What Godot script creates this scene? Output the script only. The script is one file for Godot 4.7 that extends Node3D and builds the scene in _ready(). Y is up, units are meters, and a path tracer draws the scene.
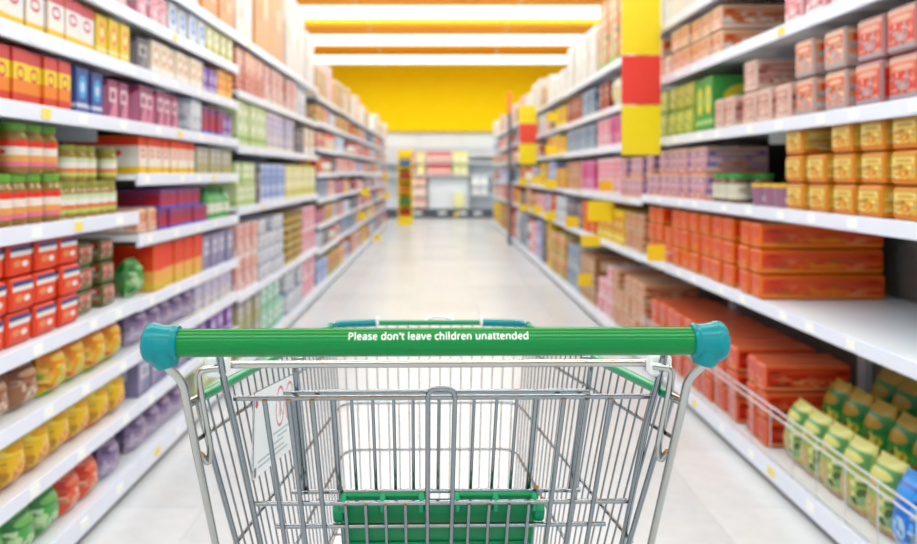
extends Node3D
# A supermarket aisle seen over the handle of a shopping cart.
# World: camera at x 0, y 1.2, looking along -z; "d" below is the distance down the aisle, so z = -d.

const F := 835.0      # focal length in pixels
const VX := 438.0     # vanishing point of the aisle
const VY := 173.0
const EYE := 1.2
const LX := -1.14     # front edge of the shelving opposite the signs
const RX := 1.26      # front edge of the shelving with the signs

var rng := RandomNumberGenerator.new()
var used := {}
var mats := {}
var meshes := {}
var wire_mesh: CylinderMesh

# ------------------------------------------------------------------ materials
func mat(key: String, c: Color, rough := 0.5, metal := 0.0) -> StandardMaterial3D:
	if mats.has(key): return mats[key]
	var m := StandardMaterial3D.new()
	m.albedo_color = c; m.roughness = rough; m.metallic = metal
	mats[key] = m
	return m

func noise_mat(key: String, c0: Color, c1: Color, freq: float, rough: float, scale := 1.0) -> StandardMaterial3D:
	if mats.has(key): return mats[key]
	var n := FastNoiseLite.new(); n.seed = 7 + mats.size(); n.frequency = freq; n.fractal_octaves = 4
	var t := NoiseTexture2D.new(); t.width = 256; t.height = 256; t.seamless = true; t.noise = n
	var g := Gradient.new(); g.set_color(0, c0); g.set_color(1, c1); t.color_ramp = g
	var m := StandardMaterial3D.new()
	m.albedo_texture = t; m.roughness = rough; m.uv1_triplanar = true; m.uv1_world_triplanar = true; m.uv1_scale = Vector3.ONE * scale
	mats[key] = m
	return m

# ------------------------------------------------------------------ nodes
func numbered(called: String) -> String:
	var n: int = used.get(called, 0)
	used[called] = n + 1
	return called if n == 0 else "%s_%03d" % [called, n]

func tag(o: Node3D, label: String, category: String, group := "", kind := "") -> Node3D:
	if label: o.set_meta("label", label)
	if category: o.set_meta("category", category)
	if group: o.set_meta("group", group)
	if kind: o.set_meta("kind", kind)
	return o

func thing(called: String, label: String, category: String, at := Vector3.ZERO, turn := 0.0, group := "") -> Node3D:
	var o := Node3D.new(); o.name = numbered(called); add_child(o)
	o.position = at; o.rotation.y = turn
	tag(o, label, category, group)
	return o

func part(called: String, mesh: Mesh, m: Material, parent: Node3D, at := Vector3.ZERO, turn := Vector3.ZERO) -> MeshInstance3D:
	var o := MeshInstance3D.new(); o.name = called; o.mesh = mesh; o.material_override = m
	parent.add_child(o, true)
	o.position = at; o.rotation = turn
	return o

func node(called: String, parent: Node3D) -> Node3D:
	var o := Node3D.new(); o.name = called; parent.add_child(o, true)
	return o

func struct(called: String, mesh: Mesh, m: Material, at := Vector3.ZERO) -> MeshInstance3D:
	var o := part(called, mesh, m, self, at)
	o.set_meta("kind", "structure")
	return o

# ------------------------------------------------------------------ mesh helpers
func tri(st: SurfaceTool, p: Array, n: Array, uv: Array) -> void:
	var a: Vector3 = p[0]; var b: Vector3 = p[1]; var c: Vector3 = p[2]
	var nn: Vector3 = n[0] + n[1] + n[2]
	var order := [0, 1, 2]
	if (b - a).cross(c - a).dot(nn) > 0.0: order = [0, 2, 1]
	for i in order:
		st.set_normal(n[i]); st.set_uv(uv[i]); st.add_vertex(p[i])

func quad(st: SurfaceTool, p: Array, n: Array, uv: Array) -> void:
	tri(st, [p[0], p[1], p[2]], [n[0], n[1], n[2]], [uv[0], uv[1], uv[2]])
	tri(st, [p[0], p[2], p[3]], [n[0], n[2], n[3]], [uv[0], uv[2], uv[3]])

func begin() -> SurfaceTool:
	var st := SurfaceTool.new(); st.begin(Mesh.PRIMITIVE_TRIANGLES)
	return st

# a box with chamfered edges, base at y 0, centred in x and z
func add_box(st: SurfaceTool, c: Vector3, s: Vector3, b: float, basis := Basis.IDENTITY) -> void:
	var h := s / 2.0
	var pt := func(ax: int, sg: Vector3) -> Vector3:
		var v := Vector3(h.x * sg.x, h.y * sg.y, h.z * sg.z)
		for k in 3:
			if k != ax: v[k] -= sg[k] * b
		return c + basis * v
	var nv := func(ax: int, sg: Vector3) -> Vector3:
		var v := Vector3.ZERO; v[ax] = sg[ax]
		return basis * v
	var flat := Vector2(0.03, 0.97)
	for ax in 3:
		var u := (ax + 1) % 3; var w := (ax + 2) % 3
		for s0 in [-1.0, 1.0]:
			var ps := []; var ns := []; var us := []
			for q in [[-1, -1], [1, -1], [1, 1], [-1, 1]]:
				var sg := Vector3.ZERO; sg[ax] = s0; sg[u] = q[0]; sg[w] = q[1]
				ps.append(pt.call(ax, sg)); ns.append(nv.call(ax, sg))
				if ax == 1: us.append(flat)
				elif ax == 2: us.append(Vector2(0.5 + 0.5 * sg.x * s0, 0.5 - 0.5 * sg.y))
				else: us.append(Vector2(0.5 - 0.5 * sg.z * s0, 0.5 - 0.5 * sg.y))
			quad(st, ps, ns, us)
	if b <= 0.0: return
	for ax in 3:
		var u := (ax + 1) % 3; var w := (ax + 2) % 3
		for q in [[-1, -1], [1, -1], [1, 1], [-1, 1]]:
			var lo := Vector3.ZERO; lo[ax] = -1; lo[u] = q[0]; lo[w] = q[1]
			var hi := lo; hi[ax] = 1
			quad(st, [pt.call(u, lo), pt.call(u, hi), pt.call(w, hi), pt.call(w, lo)], [nv.call(u, lo), nv.call(u, hi), nv.call(w, hi), nv.call(w, lo)], [flat, flat, flat, flat])
	for x in [-1.0, 1.0]:
		for y in [-1.0, 1.0]:
			for z in [-1.0, 1.0]:
				var sg := Vector3(x, y, z)
				tri(st, [pt.call(0, sg), pt.call(1, sg), pt.call(2, sg)], [nv.call(0, sg), nv.call(1, sg), nv.call(2, sg)], [flat, flat, flat])

func box(w: float, h: float, d: float, b := 0.0) -> Mesh:
	var key := "box %.4f %.4f %.4f %.4f" % [w, h, d, b]
	if not meshes.has(key):
		var st := begin(); add_box(st, Vector3(0, h / 2, 0), Vector3(w, h, d), b)
		meshes[key] = st.commit()
	return meshes[key]

# a surface of revolution about y; profile of Vector2(radius, y)
func add_lathe(st: SurfaceTool, prof: Array, n: int, basis := Basis.IDENTITY, at := Vector3.ZERO) -> void:
	var total := 0.0
	for i in prof.size() - 1: total += prof[i].distance_to(prof[i + 1])
	var run := 0.0
	for i in prof.size() - 1:
		var a: Vector2 = prof[i]; var b: Vector2 = prof[i + 1]
		var seg := a.distance_to(b)
		if seg < 0.00001: continue
		var dir := (b - a) / seg
		var nr := Vector2(dir.y, -dir.x)
		var v0 := 1.0 - run / total; run += seg; var v1 := 1.0 - run / total
		for k in n:
			var t0 := TAU * k / n; var t1 := TAU * (k + 1) / n
			var e0 := Vector3(sin(t0), 0, cos(t0)); var e1 := Vector3(sin(t1), 0, cos(t1))
			var up := Vector3.UP
			var n0: Vector3 = basis * (e0 * nr.x + up * nr.y); var n1: Vector3 = basis * (e1 * nr.x + up * nr.y)
			var p := [at + basis * (e0 * a.x + up * a.y), at + basis * (e1 * a.x + up * a.y), at + basis * (e1 * b.x + up * b.y), at + basis * (e0 * b.x + up * b.y)]
			var uv := [Vector2(float(k) / n, v0), Vector2(float(k + 1) / n, v0), Vector2(float(k + 1) / n, v1), Vector2(float(k) / n, v1)]
			if a.x < 0.00001: tri(st, [p[0], p[2], p[3]], [n0, n1, n0], [uv[0], uv[2], uv[3]])
			elif b.x < 0.00001: tri(st, [p[0], p[1], p[2]], [n0, n1, n1], [uv[0], uv[1], uv[2]])
			else: quad(st, p, [n0, n1, n1, n0], uv)

func lathe(key: String, prof: Array, n := 18) -> Mesh:
	if not meshes.has(key):
		var st := begin(); add_lathe(st, prof, n)
		meshes[key] = st.commit()
	return meshes[key]

# a round tube along points (corners eased), radius r
func ease_path(pts: Array, r: float, steps := 5) -> Array:
	if pts.size() < 3: return pts
	var out := [pts[0]]
	for i in range(1, pts.size() - 1):
		var a: Vector3 = pts[i - 1]; var b: Vector3 = pts[i]; var c: Vector3 = pts[i + 1]
		var l := minf(r, minf(a.distance_to(b), b.distance_to(c)) * 0.48)
		var p := b + (a - b).normalized() * l; var q := b + (c - b).normalized() * l
		for k in steps + 1:
			var t := float(k) / steps
			out.append(p.lerp(b, t).lerp(b.lerp(q, t), t))
	out.append(pts[-1])
	return out

func add_tube(st: SurfaceTool, pts: Array, r: float, n := 8) -> void:
	var rings := []
	var side := Vector3.ZERO
	for i in pts.size():
		var t: Vector3 = ((pts[mini(i + 1, pts.size() - 1)] as Vector3) - (pts[maxi(i - 1, 0)] as Vector3)).normalized()
		if side == Vector3.ZERO:
			side = t.cross(Vector3.UP if absf(t.y) < 0.9 else Vector3.RIGHT).normalized()
		side = (side - t * side.dot(t)).normalized()
		var up := t.cross(side)
		var ring := []
		for k in n: ring.append(side * cos(TAU * k / n) + up * sin(TAU * k / n))
		rings.append([pts[i], ring, t])
	var z := Vector2.ZERO
	for i in rings.size() - 1:
		for k in n:
			var k1 := (k + 1) % n
			var a: Vector3 = rings[i][0]; var b: Vector3 = rings[i + 1][0]
			var r0: Array = rings[i][1]; var r1: Array = rings[i + 1][1]
			quad(st, [a + r0[k] * r, a + r0[k1] * r, b + r1[k1] * r, b + r1[k] * r], [r0[k], r0[k1], r1[k1], r1[k]], [z, z, z, z])
	for e in [0, rings.size() - 1]:
		var nn: Vector3 = rings[e][2] * (-1.0 if e == 0 else 1.0)
		for k in range(1, n - 1):
			var c: Vector3 = rings[e][0]; var rr: Array = rings[e][1]
			tri(st, [c + rr[0] * r, c + rr[k] * r, c + rr[k + 1] * r], [nn, nn, nn], [z, z, z])

func tube(pts: Array, r: float, n := 8, bend := 0.0) -> Mesh:
	var st := begin(); add_tube(st, ease_path(pts, bend) if bend > 0.0 else pts, r, n)
	return st.commit()

# a straight wire: the one shared cylinder, stretched between two points
func wire(called: String, parent: Node3D, a: Vector3, b: Vector3, r: float, m: Material) -> MeshInstance3D:
	var o := MeshInstance3D.new(); o.name = called; o.mesh = wire_mesh; o.material_override = m
	parent.add_child(o, true)
	var y := b - a; var l := y.length(); y /= l
	var x := y.cross(Vector3.FORWARD if absf(y.z) < 0.9 else Vector3.RIGHT).normalized()
	var z := x.cross(y)
	o.transform = Transform3D(Basis(x * r, y * l, z * r), (a + b) / 2)
	return o

# a filled foil bag or wrapped pack; sq says how boxy, crimp how long the flat seals are
func pillow(w: float, h: float, d: float, sq: float, crimp: float) -> Mesh:
	var key := "pillow %.3f %.3f %.3f %.1f %.2f" % [w, h, d, sq, crimp]
	if meshes.has(key): return meshes[key]
	var nz := FastNoiseLite.new(); nz.seed = 3; nz.frequency = 0.9
	var nx := 8; var ny := 10
	var st := begin()
	var P := func(i: int, j: int, s: float) -> Vector3:
		var u := -1.0 + 2.0 * i / nx; var v := -1.0 + 2.0 * j / ny
		var vv := clampf(absf(v) / (1.0 - crimp), 0.0, 1.0)
		var t := pow(maxf(0.0, 1.0 - pow(absf(u), sq)), 0.5) * pow(maxf(0.0, 1.0 - pow(vv, sq)), 0.5)
		t *= 1.0 + 0.16 * nz.get_noise_3d(u * 2.0, v * 2.0, s * 4.0)
		return Vector3(w / 2 * u * (1.0 - 0.05 * (1.0 - absf(v)) * (1.0 if sq < 4.0 else 0.2)), h * (v + 1) / 2, s * (d / 2 * t + 0.0008))
	for s in [-1.0, 1.0]:
		for i in nx:
			for j in ny:
				var ps := []; var ns := []; var us := []
				for q in [[0, 0], [1, 0], [1, 1], [0, 1]]:
					var a: int = i + q[0]; var b: int = j + q[1]
					ps.append(P.call(a, b, s))
					var du: Vector3 = P.call(mini(a + 1, nx), b, s) - P.call(maxi(a - 1, 0), b, s)
					var dv: Vector3 = P.call(a, mini(b + 1, ny), s) - P.call(a, maxi(b - 1, 0), s)
					ns.append((du.cross(dv) * s).normalized())
					us.append(Vector2(float(a) / nx if s > 0 else 1.0 - float(a) / nx, 1.0 - float(b) / ny))
				quad(st, ps, ns, us)
	meshes[key] = st.commit()
	return meshes[key]

# a film-wrapped brick with a sealed fin at each end
func film_pack(w: float, h: float, d: float) -> Mesh:
	var key := "film %.3f %.3f %.3f" % [w, h, d]
	if not meshes.has(key):
		var st := begin()
		add_box(st, Vector3(0, h / 2, 0), Vector3(w - 0.012, h, d), 0.011)
		for s in [-1.0, 1.0]: add_box(st, Vector3(s * (w / 2 - 0.0045), h / 2, 0), Vector3(0.007, 0.0016, d * 0.94), 0.0)
		meshes[key] = st.commit()
	return meshes[key]

# ------------------------------------------------------------------ printed packaging
# [kind, shape, pattern, description, colours...]
var D := {
	"a1": ["biscuit_box", "box", 0, "white biscuit box with red top and yellow foot", "d9596a", "f0ecec", "f4f0ea", "f5cf2e"],
	"a2": ["biscuit_box", "box", 1, "bright yellow biscuit box with orange spot", "f6cf22", "f2a02a", "fff2b0"],
	"a3": ["biscuit_box", "box", 0, "biscuit box striped red, yellow and orange", "e0605c", "f8d800", "f59a30", "e05030"],
	"a4": ["cracker_box", "box", 1, "navy cracker box with sky blue spot", "4a5f9c", "4fb2e6", "d8dcec"],
	"a5": ["cracker_box", "box", 2, "plum and pink cracker box", "94456c", "dd93ac", "f0d4da"],
	"a6": ["tea_box", "box", 0, "white tea box with scarlet top and yellow foot", "f0532c", "f2e6da", "f6f0e6", "f6cf3a"],
	"a7": ["tea_box", "box", 2, "grey and olive tea box", "a8a4a0", "b7b06a", "d8d4cc"],
	"a8": ["chocolate_box", "box", 0, "crimson chocolate box with violet foot", "8c4a78", "b02c44", "c0304a", "7c5fb8"],
	"a9": ["cereal_box", "box", 0, "orange red cereal box with yellow foot", "f2502c", "ee6030", "f4b96c", "e6c850"],
	"b1": ["cracker_box", "box", 2, "lilac and grey cracker box", "a9a0bc", "8d88a8", "e2e0ec"],
	"b2": ["biscuit_box", "box", 1, "cream biscuit box with peach spot", "efe2cf", "e9b48c", "ffffff"],
	"b3": ["tea_box", "box", 1, "pale green tea box with white spot", "cfdcab", "f4f4e8", "9cb870"],
	"b4": ["cracker_box", "box", 1, "white cracker box with blue spot", "f0f1f4", "5f9be0", "d8dfee"],
	"b5": ["biscuit_box", "box", 1, "pale yellow biscuit box with white spot", "ece5a8", "fbfbf2", "cfc66a"],
	"b6": ["cereal_box", "box", 3, "salmon cereal box with dark red blot", "e89c88", "b8483c", "f4d8cc", "f0b8a0"],
	"b7": ["cereal_box", "box", 3, "rose pink cereal box with white blot", "ebb6ae", "f7ece8", "d98c88", "f0c8be"],
	"b8": ["tea_box", "box", 3, "lavender and cream tea box", "cfc6dd", "f0ead8", "a898c8", "e4dcec"],
	"b9": ["cereal_box", "box", 3, "periwinkle blue and white cereal box", "98aede", "eef1fa", "6f88cc", "c8d4f0"],
	"c1": ["tea_box", "box", 2, "dark grey tea box", "55505a", "8a8088", "c0b8b8"],
	"c2": ["chocolate_box", "box", 1, "violet chocolate box with lilac spot", "7c4f9e", "b79ad4", "e4d8f0"],
	"c3": ["chocolate_box", "box", 1, "amber chocolate box with orange spot", "f5b82a", "f08028", "fbe08c"],
	"c4": ["biscuit_box", "box", 3, "white and grey biscuit box", "e8e8ee", "9da4b8", "ffffff", "c8ccd8"],
	"c5": ["cereal_box", "box", 0, "dark cereal box with yellow bands", "6b5a40", "e0b83a", "7c6848", "e8d070"],
	"c6": ["biscuit_box", "box", 1, "mint biscuit box with white spot", "a9d8c4", "f4fbf6", "6fb89c"],
	"c7": ["chocolate_box", "box", 3, "magenta chocolate box with white blot", "d8408c", "f6e0ec", "b02870", "ee90bc"],
	"c8": ["cracker_box", "box", 3, "steel blue and grey cracker box", "7c90a8", "c8d0d8", "4c6484", "a8b4c4"],
	"c9": ["cereal_box", "box", 3, "orange and green cereal box", "e89050", "9cb858", "f4d8b0", "e0b480"],
	"d1": ["chocolate_box", "box", 2, "dark red chocolate box", "8c3028", "c05c48", "e4b8a4"],
	"d2": ["biscuit_box", "box", 3, "pink and white biscuit box", "f0a0b4", "fcf0f2", "d8506c", "f8ccd4"],
	"d3": ["cracker_box", "box", 3, "lilac, pink and orange cracker box", "c9a2bc", "e8a070", "8c6ca0", "e8c0b4"],
	"d4": ["tea_box", "box", 1, "green tea box with yellow spot", "4f9c50", "e8d850", "a8d088"],
	"d5": ["cereal_box", "box", 2, "brown and tan cereal box", "a87854", "d0ac84", "e8d4b8"],
	"d6": ["biscuit_box", "box", 1, "yellow biscuit box with red spot", "f4d02c", "d83c34", "fdf0a8"],
	"d7": ["chocolate_box", "box", 1, "red chocolate box with yellow spot", "d43c34", "f6cc3c", "f0a098"],
	"p1": ["noodle_pack", "pack", 4, "orange red noodle pack with navy band", "ee5f36", "f2ece6", "3c4c84", "f0a070"],
	"p2": ["noodle_pack", "pack", 3, "dark red and green noodle pack", "a83a34", "4c8048", "e4d8cc", "c85848"],
	"p3": ["noodle_pack", "pack", 3, "golden yellow noodle pack with orange bowl", "e8c050", "e08438", "f4e4a0", "dcb058"],
	"p4": ["noodle_pack", "pack", 3, "orange red noodle pack with golden blot", "e65a28", "f09a34", "c83c20", "f0743c"],
	"p5": ["ramen_pack", "pack", 3, "peach ramen pack with grey foot", "eca07c", "a8a8b0", "e0604c", "f4c8a8"],
	"p6": ["ramen_pack", "pack", 3, "red and grey ramen pack", "dc5848", "a4a4b0", "ec8c70", "e8b8a4"],
	"p7": ["ramen_pack", "pack", 3, "dusty pink ramen pack", "dcaaa0", "ecd8cc", "b87c74", "e8c4b8"],
	"p8": ["ramen_pack", "pack", 3, "pink red ramen pack with white blot", "e87884", "f8e4e4", "cc4858", "f0a8b0"],
	"p9": ["ramen_pack", "pack", 3, "orange and white ramen pack", "e88850", "f6ece4", "c85c38", "f0c098"],
	"q1": ["noodle_pack", "pack", 3, "yellow green noodle pack", "cfc86c", "88a848", "ece8b0", "b4b858"],
	"q2": ["ramen_pack", "pack", 3, "scarlet ramen pack with peach blot", "de3c24", "f0a070", "a82818", "e86844"],
	"q3": ["ramen_pack", "pack", 3, "tan and brick ramen pack", "c88060", "e8c8a8", "a0543c", "d8a080"],
	"g1": ["snack_bag", "bag", 3, "brown snack bag with cream blot", "a8785c", "e4ceb4", "80503c", "c09878"],
	"g2": ["snack_bag", "bag", 3, "yellow snack bag with orange blot", "f0c420", "e88430", "fae070", "e8b018"],
	"g3": ["snack_bag", "bag", 3, "green snack bag with pale blot", "5ca858", "c4dcb0", "388044", "84bc74"],
	"g4": ["snack_bag", "bag", 3, "deep green snack bag with yellow blot", "3c9448", "dccc58", "2c7840", "b0903c"],
	"g5": ["snack_bag", "bag", 3, "bright blue snack bag with pale streak", "2484e0", "c0dcf4", "1868c0", "58a8f0"],
	"g6": ["snack_bag", "bag", 3, "orange red snack bag", "e86844", "f4b898", "c84430", "f09070"],
	"g7": ["snack_bag", "bag", 3, "amber and lime snack bag", "f0a828", "b4cc20", "e88c20", "f6cc60"],
	"g8": ["snack_bag", "bag", 3, "yellow green snack bag with tan blot", "a8b860", "d8ac80", "64985c", "dcd890"],
	"g9": ["snack_bag", "bag", 3, "purple grey snack bag", "8c789c", "ccc0d4", "685478", "b0a0bc"],
	"h1": ["snack_bag", "bag", 3, "cream snack bag with pale yellow blot", "f0e6c8", "e8d070", "ffffff", "e8d8a8"],
	"j1": ["sauce_jar", "jar", 0, "sauce jar with green lid and red label", "e8503c", "f4e8e0", "f0b070", "e88ca0", "5f9c30", "8c6a2c"],
	"j2": ["sauce_jar", "jar", 0, "sauce jar with olive lid and pale label", "d8dcb8", "f0f0e8", "e89060", "c8d880", "94983c", "96782a"],
	"j3": ["sauce_jar", "jar", 1, "sauce jar with bright green lid and pale label", "d8d4c4", "b8a890", "ece8dc", "e0dcd0", "2f9c48", "6c4c30"],
	"k1": ["snack_tub", "tub", 1, "snack tub with yellow lid and mauve side", "a07890", "e8dce0", "d0b8c4", "c0a0b0", "f0c028", "a07890"],
	"k2": ["drink_bottle", "bottle", 1, "green drink bottle with pale label", "e4e8d8", "4c9850", "f4f4ec", "d0e0c0", "2c7c3c", "5ca860"],
	"k3": ["soup_can", "can", 0, "soup can with white and red label", "d0443c", "f4f0ea", "f0ece4", "d8a040", "c8c8cc", "c8c8cc"],
	"s1": ["shipping_carton", "box", 5, "kraft brown shipping carton taped across the top", "d8b48c", "c8a078", "e8d4b4"],
	"s2": ["shipping_carton", "box", 5, "white shipping carton with beige tape", "efe8e2", "dccfc0", "f8f4f0"],
	"s3": ["shipping_carton", "box", 5, "peach orange shipping carton", "f0b478", "e8a060", "f8d8b0"],
	"s4": ["shipping_carton", "box", 5, "pink shipping carton with pale tape", "eec0bc", "f8e4e0", "f4d4d0"],
}

func print_texture(style: int, cols: Array) -> Image:
	var n := 64
	var im := Image.create(n, n, false, Image.FORMAT_RGB8)
	im.fill(cols[0])
	var r := RandomNumberGenerator.new(); r.seed = hash(str(cols))
	var c := func(i: int) -> Color: return cols[mini(i, cols.size() - 1)]
	match style:
		0:   # bands
			var y := 0
			for i in 4:
				var h: int = [16, 20, 16, 12][i]
				im.fill_rect(Rect2i(0, y, n, h), c.call(i)); y += h
			spot(im, 32, 28, 17, 9, c.call(0)); spot(im, 32, 28, 13, 5, c.call(1))
		1:   # one spot
			spot(im, 32, 26, 22, 17, c.call(1)); spot(im, 32, 26, 12, 8, c.call(2))
			im.fill_rect(Rect2i(0, 50, n, 6), c.call(2))
		2:   # slanted halves
			for x in n:
				for y in n:
					if x + y > 70: im.set_pixel(x, y, c.call(1))
			im.fill_rect(Rect2i(10, 12, 44, 24), c.call(2)); spot(im, 32, 24, 15, 8, c.call(0))
		3:   # a name panel over a picture of many small pieces
			im.fill_rect(Rect2i(0, 0, n, 9), c.call(3))
			for k in 46:
				var q: Color = c.call(k % 4)
				spot(im, r.randi_range(0, 63), r.randi_range(24, 62), r.randi_range(2, 8), r.randi_range(2, 6), q.lerp(Color.WHITE if r.randf() < 0.5 else Color(0.2, 0.1, 0.05), r.randf() * 0.35))
			im.fill_rect(Rect2i(3, 8, 58, 14), c.call(2)); spot(im, 32, 15, 24, 5, c.call(3))
			spot(im, 32, 43, 17, 11, c.call(0)); spot(im, 32, 43, 14, 9, c.call(1))
			for k in 14: spot(im, 32 + r.randi_range(-10, 10), 43 + r.randi_range(-6, 6), 3, 2, c.call(k % 4))
			im.fill_rect(Rect2i(0, 58, n, 6), c.call(1))
		4:   # bands with a foot stripe and spots
			im.fill_rect(Rect2i(0, 0, n, 12), c.call(2)); im.fill_rect(Rect2i(0, 12, n, 12), c.call(1))
			spot(im, 20, 42, 12, 9, c.call(3)); spot(im, 44, 44, 10, 8, c.call(1))
		5:   # shipping carton: fibre board with tape
			for x in n:
				for y in n: im.set_pixel(x, y, c.call(0).lerp(c.call(1), r.randf() * 0.5))
			im.fill_rect(Rect2i(0, 0, n, 7), c.call(2)); im.fill_rect(Rect2i(10, 30, 18, 12), c.call(1))
			im.fill_rect(Rect2i(38, 22, 14, 16), c.call(2))
	im.set_pixel(1, 62, cols[0])
	return im

func spot(im: Image, cx: int, cy: int, rx: int, ry: int, c: Color) -> void:
	for x in range(maxi(0, cx - rx), mini(im.get_width(), cx + rx)):
		for y in range(maxi(0, cy - ry), mini(im.get_height(), cy + ry)):
			if pow(float(x - cx) / rx, 2) + pow(float(y - cy) / ry, 2) < 1.0: im.set_pixel(x, y, c)

func ink(hex: String) -> Color:   # printed inks are a little deeper than the tones listed above
	var q := Color(hex)
	return Color.from_hsv(q.h, minf(1.0, q.s * 1.22), q.v * 0.94)

func design_mat(id: String) -> StandardMaterial3D:
	if mats.has("print " + id): return mats["print " + id]
	var cols := []
	for i in range(4, mini(D[id].size(), 8)): cols.append(ink(D[id][i]))
	var m := StandardMaterial3D.new()
	m.albedo_texture = ImageTexture.create_from_image(print_texture(D[id][2], cols))
	m.roughness = {"box": 0.45, "pack": 0.3, "bag": 0.3}.get(D[id][1], 0.4)
	mats["print " + id] = m
	return m

# ------------------------------------------------------------------ groceries
var items := []
# a block of facings: run, from d0 to d1, on a shelf at y; facing w x h, dep deep, stacked n high
func block(run: String, d0: float, d1: float, y: float, w: float, h: float, dep: float, n: int, id: String, back := 0.025, gap := 0.006, rows := 1) -> void:
	var s := -1.0 if run == "L" else 1.0
	var fx := LX if run == "L" else RX
	var count := int((d1 - d0 + gap) / (w + gap))
	if count < 1: return
	var step := (d1 - d0) / count
	for i in count:
		for r in rows:
			for k in n:
				if k == n - 1 and n > 1 and rng.randf() < 0.06: continue
				var jit := rng.randf_range(0.0, 0.012)
				items.append({"run": run, "y": y, "id": id, "w": w, "h": h, "dep": dep, "at": Vector3(fx + s * (back + jit + dep / 2 + r * (dep + 0.014)), y + 0.0012 + k * (h + 0.0015), -(d0 + (i + 0.5) * step)),
					"turn": (PI / 2 if run == "L" else -PI / 2) + rng.randf_range(-0.007, 0.007), "d": d0 + (i + 0.5) * step, "row": r})

func tiers_of(run: String, d: float) -> Array:
	if run == "L":
		if d < 3.2: return [0.1, 0.318, 0.518, 0.716, 1.05, 1.393, 1.605, 1.81, 2.0]
		if d < 4.8: return [0.1, 0.318, 0.518, 0.71, 0.958, 1.195, 1.393, 1.605, 1.81, 2.0]
		if d < 8.0: return [0.1, 0.49, 1.0, 1.36, 1.68, 2.0]
		return [0.1, 0.45, 0.7, 0.95, 1.2, 1.45, 1.7, 1.95]
	if d < 5.2: return [0.1, 0.695, 1.065, 1.398, 1.742, 2.04]
	return [0.1, 0.69, 1.04, 1.395, 1.68, 2.0]

const ORD := ["bottom", "second", "third", "fourth", "fifth", "sixth", "seventh", "eighth", "ninth", "tenth"]

func label_of(it: Dictionary) -> String:
	var t := tiers_of(it.run, it.d)
	var i := t.find(it.y)
	var shelf: String = "top" if i == t.size() - 1 else ORD[i]
	return "%s, %s shelf, %s" % [D[it.id][3], shelf, "opposite the hanging signs" if it.run == "L" else "hanging sign side"]

func build_product(it: Dictionary) -> Node3D:
	var id: String = it.id
	var kind: String = D[id][0]; var shape: String = D[id][1]
	var label := label_of(it)
	var group := "row of " + label
	var cat: String = {"biscuit_box": "box", "cracker_box": "box", "tea_box": "box", "chocolate_box": "box", "cereal_box": "box", "noodle_pack": "pack", "ramen_pack": "pack", "snack_bag": "bag", "sauce_jar": "jar", "snack_tub": "tub", "drink_bottle": "bottle", "soup_can": "can", "shipping_carton": "carton"}[kind]
	var o: Node3D
	var m := design_mat(id)
	if shape in ["box", "pack", "bag"]:
		var mi := MeshInstance3D.new()
		mi.mesh = shape_mesh(it); mi.material_override = m
		o = mi
	else:
		o = Node3D.new()
		var w: float = it.w; var h: float = it.h
		var r := w / 2
		var body := mat("body " + id, Color(D[id][9]), 0.15)
		var lid := mat("lid " + id, Color(D[id][8]), 0.3)
		var kk := "%s %.3f %.3f " % [shape, w, h]
		if shape == "jar":
			part("body", lathe(kk + "b", [Vector2(0, 0), Vector2(r * 0.9, 0), Vector2(r, h * 0.05), Vector2(r, h * 0.72), Vector2(r * 0.82, h * 0.82), Vector2(r * 0.8, h * 0.9)]), body, o)
			part("label", lathe(kk + "l", [Vector2(r * 1.01, h * 0.14), Vector2(r * 1.012, h * 0.66)]), m, o)
			part("lid", lathe(kk + "c", [Vector2(r * 0.86, h * 0.85), Vector2(r * 0.88, h * 0.86), Vector2(r * 0.88, h * 0.985), Vector2(r * 0.84, h), Vector2(0, h)]), lid, o)
		elif shape == "bottle":
			part("body", lathe(kk + "b", [Vector2(0, 0), Vector2(r * 0.9, 0), Vector2(r, h * 0.04), Vector2(r, h * 0.6), Vector2(r * 0.7, h * 0.76), Vector2(r * 0.36, h * 0.86), Vector2(r * 0.34, h * 0.92)]), body, o)
			part("label", lathe(kk + "l", [Vector2(r * 1.01, h * 0.2), Vector2(r * 1.012, h * 0.52)]), m, o)
			part("cap", lathe(kk + "c", [Vector2(r * 0.4, h * 0.91), Vector2(r * 0.4, h * 0.99), Vector2(0, h)]), lid, o)
		elif shape == "tub":
			part("body", lathe(kk + "b", [Vector2(0, 0), Vector2(r * 0.82, 0), Vector2(r * 0.96, h * 0.88)]), m, o)
			part("lid", lathe(kk + "c", [Vector2(r * 0.96, h * 0.86), Vector2(r, h * 0.88), Vector2(r, h * 0.98), Vector2(r * 0.95, h), Vector2(0, h)]), lid, o)
		else:
			part("body", lathe(kk + "b", [Vector2(0, 0), Vector2(r * 0.96, 0), Vector2(r * 0.98, h * 0.02), Vector2(r * 0.95, h * 0.04), Vector2(r * 0.95, h * 0.96), Vector2(r * 0.98, h * 0.98), Vector2(r * 0.96, h), Vector2(r * 0.9, h * 0.97), Vector2(0, h * 0.97)]), mat("tin", Color("c8c8cc"), 0.25, 1.0), o)
			part("label", lathe(kk + "l", [Vector2(r * 0.962, h * 0.06), Vector2(r * 0.962, h * 0.94)]), m, o)
	o.name = numbered(kind)
	add_child(o)
	o.position = it.at; o.rotation = Vector3(it.get("tilt", 0.0), it.turn, 0.0)
	tag(o, label, cat, group)
	return o

func shape_mesh(it: Dictionary) -> Mesh:
	match D[it.id][1]:
		"box": return box(it.w, it.h, it.dep, 0.002)
		"pack": return film_pack(it.w, it.h, it.dep)
		"bag": return pillow(it.w, it.h, it.dep, 2.6, 0.08)
	return box(it.w, it.h, it.dep, 0.002)

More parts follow.
